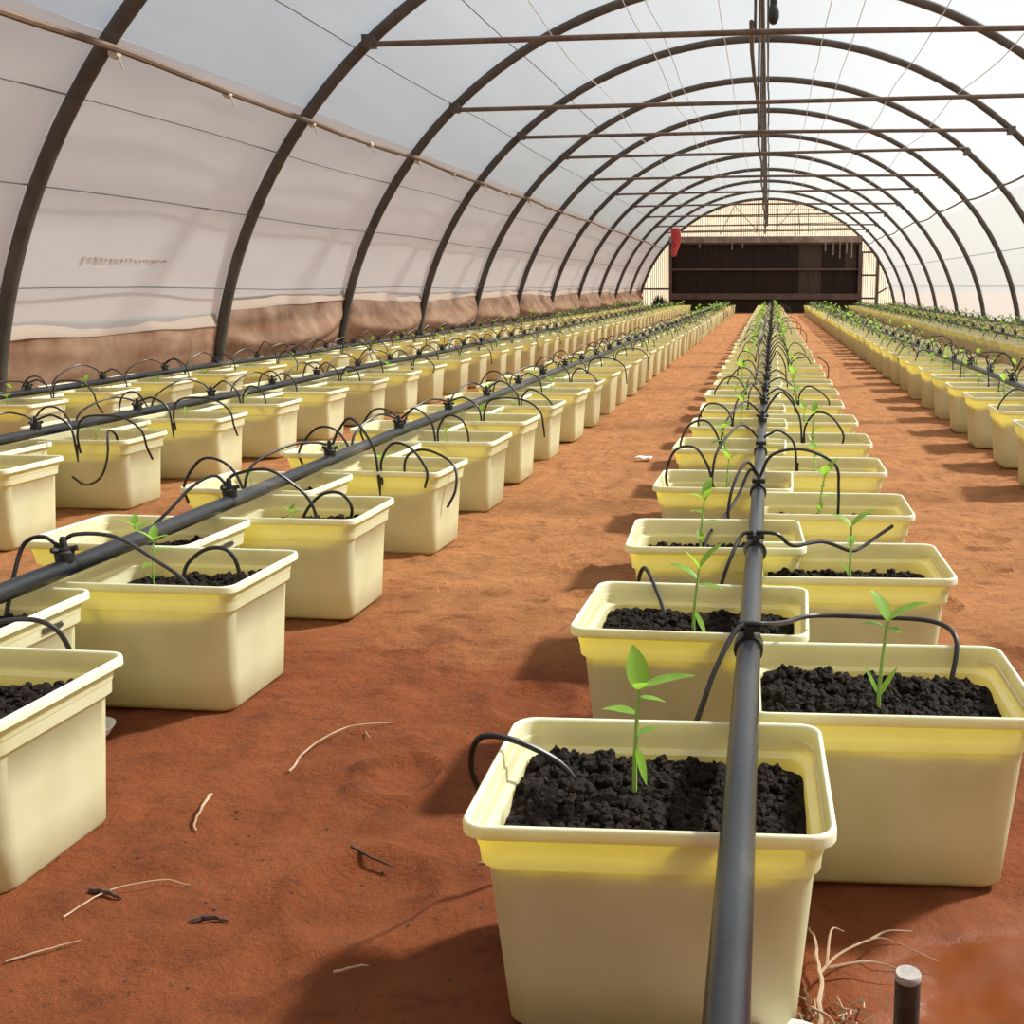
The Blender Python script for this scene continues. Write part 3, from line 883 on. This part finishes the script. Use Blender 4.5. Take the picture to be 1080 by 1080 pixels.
def tube_variant(side, seed):
    """drip tube from the fitting to its bucket; side -1 curtain, +1 door; coordinates from the pipe axis"""
    r = random.Random(seed * 17 + (side > 0))
    tx = (.17 if side > 0 else -.13) + r.uniform(-.03, .03); ty = (.02 if side > 0 else -.37) + r.uniform(-.05, .05)
    h = r.uniform(.015, .055) if seed < 5 else r.uniform(.06, .11)
    pts = [(side * .012, 0, .058), (side * .04, ty * .08, .058 + h * .55), (tx * .5, ty * .42, .055 + h), (tx * .9, ty * .85, .02 + h * .35), (tx, ty, -.085)]
    kind = r.choice((0, 0, 1, 1, 2)) if side > 0 else r.choice((0, 1, 1, 0))
    parts = [pts]
    if kind != 0:
        # the tail loops up again from beside the stem to the outer wall or over the rim
        ex = tx + side * r.uniform(.15, .2)
        lp = [(tx + .01, ty + .01, -.09), (tx + side * .012, ty, .0), (tx + side * .06, ty - .01, .045 + .03 * r.random()), (tx + side * .13, ty - .02, .03 + .03 * r.random())]
        if kind == 1: lp += [(ex, ty - .03, -.03), (ex - side * .01, ty - .03, -.095)]
        else:
            ox = (.495 if side > 0 else -.435) + r.uniform(-.01, .01)
            lp = lp[:3] + [(ox - side * .10, ty - .02, .075), (ox - side * .01, ty - .03, .02), (ox + side * .005, ty - .02, -.06), (ox - side * .002, ty + .03, -.12)]
        parts.append(lp)
    b = MB()
    for q in parts: b.tube(spline(q, 6), TR_, 7)
    # dripper stake
    b.tube([(tx, ty, -.13), (tx, ty, -.05)], [.003, .009], 7)
    return b
TV = {s: [tube_variant(s, k).mesh('drip_tube', M['tube']) for k in range(9)] for s in (-1, 1)}

PIPES = [
 ('centre bed', lambda y: -.03 + .0045 * max(0, y - 2) + .004 * math.sin(y * .9),   .356, -.5, [1.85, 2.59, 3.36, 4.17, 4.98, 5.82, 6.56]),
 ('first bed on the curtain side', lambda y: -1.63 + .010 * math.sin(y * .8) + .004 * max(0, y - 5), .362, -.5, [2.27, 3.05, 3.82, 4.60, 5.36]),
 ('second bed on the curtain side', lambda y: -3.235 - .006 * max(0, y - 5), .360, 1.5, [4.45, 5.23, 5.98]),
 ('bed against the side curtain', lambda y: -4.60 + .01 * math.sin(y), .357, 3, [6.3, 7.05]),
 ('first bed on the door side', lambda y: 1.68 - .003 * y, .357, 4, [5.9, 6.62]),
 ('second bed on the door side', lambda y: 3.27, .357, 9, [11.5]),
 ('bed against the bright wall', lambda y: 4.29, .357, 11, [14.0]),
]
for pi_, (bed, fx, zp, y0, st) in enumerate(PIPES):
    b = MB()
    yy = list(np.arange(y0, 12, .25)) + list(np.arange(max(12, y0), 39.9, 1.0))
    b.tube([(fx(y), y, zp + .004 * math.sin(y * 1.7)) for y in yy], .0215, 14)
    o = b.build('irrigation_pipe', M['pipe'])
    tag(o, f'black irrigation pipe lying along the {bed}', 'pipe', 'irrigation pipes along the beds')
    S = rows(st, .765, 39.3, 50 + pi_)
    rest = MB(); restf = MB()
    r = random.Random(90 + pi_)
    for k, ysn in enumerate(S):
        zc = zp + .004 * math.sin(ysn * 1.7)
        L = Vector((fx(ysn), ysn, zc))
        dist = ysn
        far = ysn > (24 if pi_ < 2 else 17 if pi_ < 5 else 20)
        kinds = {-1: r.randrange(9), 1: r.randrange(9)} if pi_ in (0, 4) or r.random() < .3 else {-1: r.randrange(5), 1: r.randrange(5)}
        if not far:
            fo = put('tube_fitting', FIT[1 if pi_ == 0 and k < 4 else 0], o, L, (0, 0, r.uniform(-.3, .3)))
            for s in (-1, 1):
                if pi_ == 0 and k < 3: continue
                if pi_ == 1 and k < 2: continue
                t = put('drip_tube', TV[s][kinds[s]], o, L, (0, 0, r.uniform(-.12, .12)))
        else:
            for s in (-1, 1):
                me = TV[s][kinds[s]]
                rest.add([tuple(v.co + L) for v in me.vertices], [tuple(p.vertices) for p in me.polygons])
            restf.add([tuple(v.co + L) for v in FIT[0].vertices], [tuple(p.vertices) for p in FIT[0].polygons])
    if rest.n:
        q = rest.build('drip_tube', M['tube'], o); q['kind'] = 'stuff'
        q = restf.build('tube_fitting', M['fitting'], o); q['kind'] = 'stuff'
    # tubes seen close: each follows its own way
    own = []
    if pi_ == 0:
        own = [
         [(-.045, 1.85, .40), (.0, 1.845, .402), (.04, 1.94, .375), (.10, 2.06, .352), (.22, 2.06, .352), (.335, 2.04, .352), (.37, 1.98, .335), (.355, 1.93, .26), (.357, 1.92, .22)],
         [(-.02, 1.855, .40), (-.05, 1.83, .392), (-.085, 1.77, .335), (-.125, 1.70, .24), (-.20, 1.665, .14), (-.33, 1.66, .10), (-.425, 1.60, .14), (-.445, 1.50, .25), (-.425, 1.455, .335), (-.375, 1.45, .342), (-.30, 1.46, .30), (-.255, 1.46, .235)],
         [(-.03, 2.59, .40), (-.06, 2.58, .39), (-.09, 2.52, .33), (-.14, 2.47, .20), (-.24, 2.46, .16), (-.30, 2.455, .27), (-.285, 2.43, .345), (-.24, 2.34, .30), (-.21, 2.28, .225)],
         [(-.02, 2.59, .40), (.03, 2.57, .40), (.07, 2.60, .365), (.15, 2.70, .352), (.22, 2.70, .33), (.255, 2.74, .33), (.30, 2.78, .352), (.34, 2.80, .375)],
         [(-.02, 3.36, .40), (-.06, 3.30, .46), (-.10, 3.20, .40), (-.11, 3.16, .30), (-.06, 3.17, .22), (.0, 3.17, .20)],
         [(-.02, 3.365, .40), (.02, 3.36, .475), (.12, 3.38, .49), (.22, 3.40, .44), (.235, 3.40, .36), (.235, 3.40, .23)],
         [(-.02, 3.355, .40), (-.05, 3.33, .43), (-.085, 3.27, .36), (-.12, 3.16, .32), (-.16, 3.06, .29), (-.18, 2.98, .24)],
        ]
    if pi_ == 2:
        own = [[(-3.02, 4.70, .24), (-2.99, 4.64, .33), (-2.95, 4.53, .365), (-2.92, 4.47, .345), (-2.915, 4.445, .26), (-2.95, 4.435, .17), (-3.02, 4.43, .135), (-3.08, 4.43, .17)]]
    if pi_ == 1:
        own = [
         [(-1.60, 1.52, .41), (-1.56, 1.62, .405), (-1.50, 1.78, .375), (-1.43, 1.86, .37), (-1.38, 1.88, .345), (-1.365, 1.90, .28), (-1.37, 1.93, .20)],
         [(-1.40, 3.98, .22), (-1.40, 3.98, .33), (-1.36, 3.98, .375), (-1.29, 3.98, .375), (-1.20, 3.96, .325), (-1.185, 3.92, .24), (-1.215, 3.90, .17)],
         [(-1.63, 2.27, .41), (-1.66, 2.26, .435), (-1.70, 2.25, .42), (-1.71, 2.22, .36), (-1.72, 2.18, .25)],
         [(-1.63, 2.275, .415), (-1.60, 2.29, .435), (-1.53, 2.33, .42), (-1.46, 2.36, .36), (-1.40, 2.38, .30), (-1.38, 2.39, .22)],
         [(-1.435, 2.44, .22), (-1.435, 2.44, .30), (-1.42, 2.45, .335), (-1.38, 2.46, .362), (-1.33, 2.46, .36), (-1.31, 2.47, .31), (-1.315, 2.47, .22)],
         [(-1.63, 3.05, .41), (-1.66, 3.04, .44), (-1.70, 2.99, .42), (-1.74, 2.92, .36), (-1.78, 2.86, .30), (-1.80, 2.82, .22)],
         [(-1.63, 3.05, .41), (-1.61, 3.06, .44), (-1.52, 3.08, .455), (-1.45, 3.10, .41), (-1.40, 3.12, .34), (-1.38, 3.13, .22)],
         [(-1.46, 3.18, .22), (-1.455, 3.18, .29), (-1.40, 3.19, .355), (-1.34, 3.20, .36), (-1.31, 3.21, .31), (-1.34, 3.22, .25), (-1.42, 3.22, .235)],
        ]
    for q in own:
        b = MB(); b.tube(spline(q, 8), TR_, 8); b.build('drip_tube', M['tube'], o)

# ------------------------------------------------------------------ things on the sand
def twig(name, pts, r, mat, label, cat='twig', branches=()):
    b = MB(); p = spline(pts, 6); r *= .75
    p = [q + Vector((.006 * nz3(i * .45, q.x * 9), .006 * nz3(i * .45, q.y * 9, 4), 0)) for i, q in enumerate(p)]; b.tube(p, [r * (1 - .6 * i / (len(p) - 1)) for i in range(len(p))], 6)
    for q in branches:
        pq = spline(q, 4); b.tube(pq, [r * .6 * (1 - .7 * i / (len(pq) - 1)) for i in range(len(pq))], 5)
    return tag(b.build(name, mat), label, cat, 'twigs on the sand')
def gz_(x, y, h=.003): return (x, y, max(ground_z(x, y), -.004) + h)
twig('dry_twig', [gz_(-.99, 2.0), gz_(-.985, 2.1, .012), gz_(-.94, 2.2, .016), gz_(-.86, 2.27)], .004, M['twig'], 'pale curved dry twig on the sand in the middle of the path', branches=([gz_(-.9, 2.2), gz_(-.87, 2.15, .012)],))
twig('dry_twig', [gz_(-1.09, 1.87), gz_(-1.075, 1.82, .018), gz_(-1.065, 1.77, .010), gz_(-1.05, 1.74)], .005, M['twig'], 'short bent pale twig standing out of the sand by the cream bucket')
twig('dry_twig', [gz_(-1.12, 1.46), gz_(-1.09, 1.53, .008), gz_(-1.02, 1.575, .008), gz_(-.97, 1.57)], .0025, M['twig'], 'long thin straw curved on the sand under the nearest curtain-side bucket')
twig('dry_twig', [gz_(-1.13, 1.34), gz_(-1.09, 1.37, .006), gz_(-1.05, 1.40)], .0025, M['twig'], 'thin straight straw at the very edge of the sand')
twig('dark_twig', [gz_(-.735, 1.70), gz_(-.70, 1.675, .008), gz_(-.645, 1.655)], .005, M['darktwig'], 'dark stick lying on the sand before the ring mark')
twig('dark_twig', [gz_(-.91, 1.47), gz_(-.88, 1.475, .008), gz_(-.85, 1.475)], .008, M['darktwig'], 'short dark chip of wood on the sand beside the ring mark')
twig('dark_twig', [gz_(-1.12, 1.53), gz_(-1.09, 1.525, .008), gz_(-1.06, 1.52)], .008, M['darktwig'], 'dark bark chip on the sand below the thin straw')
twig('dry_twig', [gz_(-.62, 2.2), gz_(-.52, 2.24, .006), gz_(-.45, 2.24)], .0025, M['twig'], 'thin straw pointing at the second centre bucket')
twig('dry_twig', [gz_(-.50, 1.68), gz_(-.46, 1.69, .006), gz_(-.41, 1.69)], .003, M['twig'], 'pale straw on the sand against the nearest centre bucket')
twig('dry_twig', [gz_(-.63, 1.36), gz_(-.6, 1.375, .005), gz_(-.585, 1.38)], .003, M['twig'], 'small straw lying in the shadow of the nearest bucket')
twig('dead_root', [(.085, 1.28, .012), (.09, 1.36, .03), (.085, 1.44, .03), (.08, 1.50, .02)], .0055, M['twig'], 'dry pale root branching on the wet sand beside the nearest bucket', 'root', branches=(
    [(.088, 1.37, .03), (.12, 1.42, .03), (.17, 1.46, .03), (.20, 1.46, .03), (.27, 1.44, .012)], [(.10, 1.39, .03), (.11, 1.45, .05), (.13, 1.455, .045)],
    [(.17, 1.46, .03), (.20, 1.50, .02), (.24, 1.51, .015)], [(.10, 1.40, .02), (.17, 1.42, .02), (.24, 1.40, .01)], [(.075, 1.31, .02), (.10, 1.29, .02), (.12, 1.25, .01)]))
b = MB(); rg = random.Random(21)
for _ in range(50):
    x, y = .10 + rg.uniform(-.035, .06), 1.30 + rg.uniform(-.06, .05); a = rg.uniform(0, 6.28); l = rg.uniform(.01, .03)
    b.tube([(x, y, .004), (x + l * math.cos(a), y + l * math.sin(a), rg.uniform(.006, .02))], [.002, .001], 4)
tag(b.build('root_litter', M['twig']), 'tangle of dry root litter at the foot of the nearest bucket', 'litter', kind='stuff')
# crumbs of cinder and pale grit scattered on the path
b = MB(); vs1, fs1 = ICOS[1]
for _ in range(420):
    y = .95 + 5.5 * rg.random() ** 1.6; x = rg.choice((rg.uniform(-1.15, -.42), rg.uniform(-1.15, -.42), rg.uniform(.5, 1.25)))
    if abs(y - 1.75) < .25 and rg.random() < .4: x = -1.0 + rg.gauss(0, .1)
    s = rg.uniform(.0010, .0034)
    b.add([(p[0] * s + x, p[1] * s * 1.3 + y, p[2] * s * .6 + ground_z(x, y) + s * .3) for p in vs1], fs1)
tag(b.build('cinder_crumbs', M['darktwig']), 'dark crumbs of cinder scattered over the red sand path', 'crumbs', kind='stuff')
# scraps of white
for x, y, s, lab in ((-.72, 6.15, .05, 'scrap of white paper on the path beside the centre bed'),):
    P = [[(x + (i - 3) * s * .33, y + (j - 2) * s * .4, .01 + .02 * abs(nz3(i * .7, j * .9))) for j in range(5)] for i in range(7)]
    o = MB().grid(P).build('paper_scrap', M['white']); md = o.modifiers.new('t', 'SOLIDIFY'); md.thickness = .002
    tag(o, lab, 'scrap')
# drain elbows and saucers under two buckets
def saucer(x, y, label):
    e = MB().lathe([(.03, .0), (.045, .004), (.056, .020), (.060, .026), (.056, .025), (.044, .009), (.002, .008)], (x, y, .002), 24).build('drain_saucer', M['white'])
    tag(e, label, 'saucer')
saucer(.045, 1.215, 'white drain saucer tucked under the nearest centre bucket')
saucer(-1.52, 2.13, 'white drain saucer on the sand behind the nearest curtain-side bucket')
b = MB(); b.tube(spline([(-1.56, 2.22, .06), (-1.55, 2.16, .07), (-1.535, 2.12, .065), (-1.53, 2.11, .035)], 5), .022, 12)
tag(b.build('drain_elbow', M['fitting']), 'grey drain elbow above the saucer behind the nearest curtain-side bucket', 'elbow')
# iron stake
b = MB(); b.tube([(.181, 1.15, -.02), (.181, 1.15, .09), (.180, 1.15, .186)], .0155, 14)
o = b.build('iron_stake', M['stake']); tag(o, 'short dark iron stake with chalky top beside the nearest centre bucket', 'stake')
b = MB(); b.lathe([(.0150, 0), (.0158, .001), (.0156, .008), (.0145, .0095), (.006, .0085)], (.180, 1.15, .185), 16); b.build('chalky_top', M['chalk'], o)
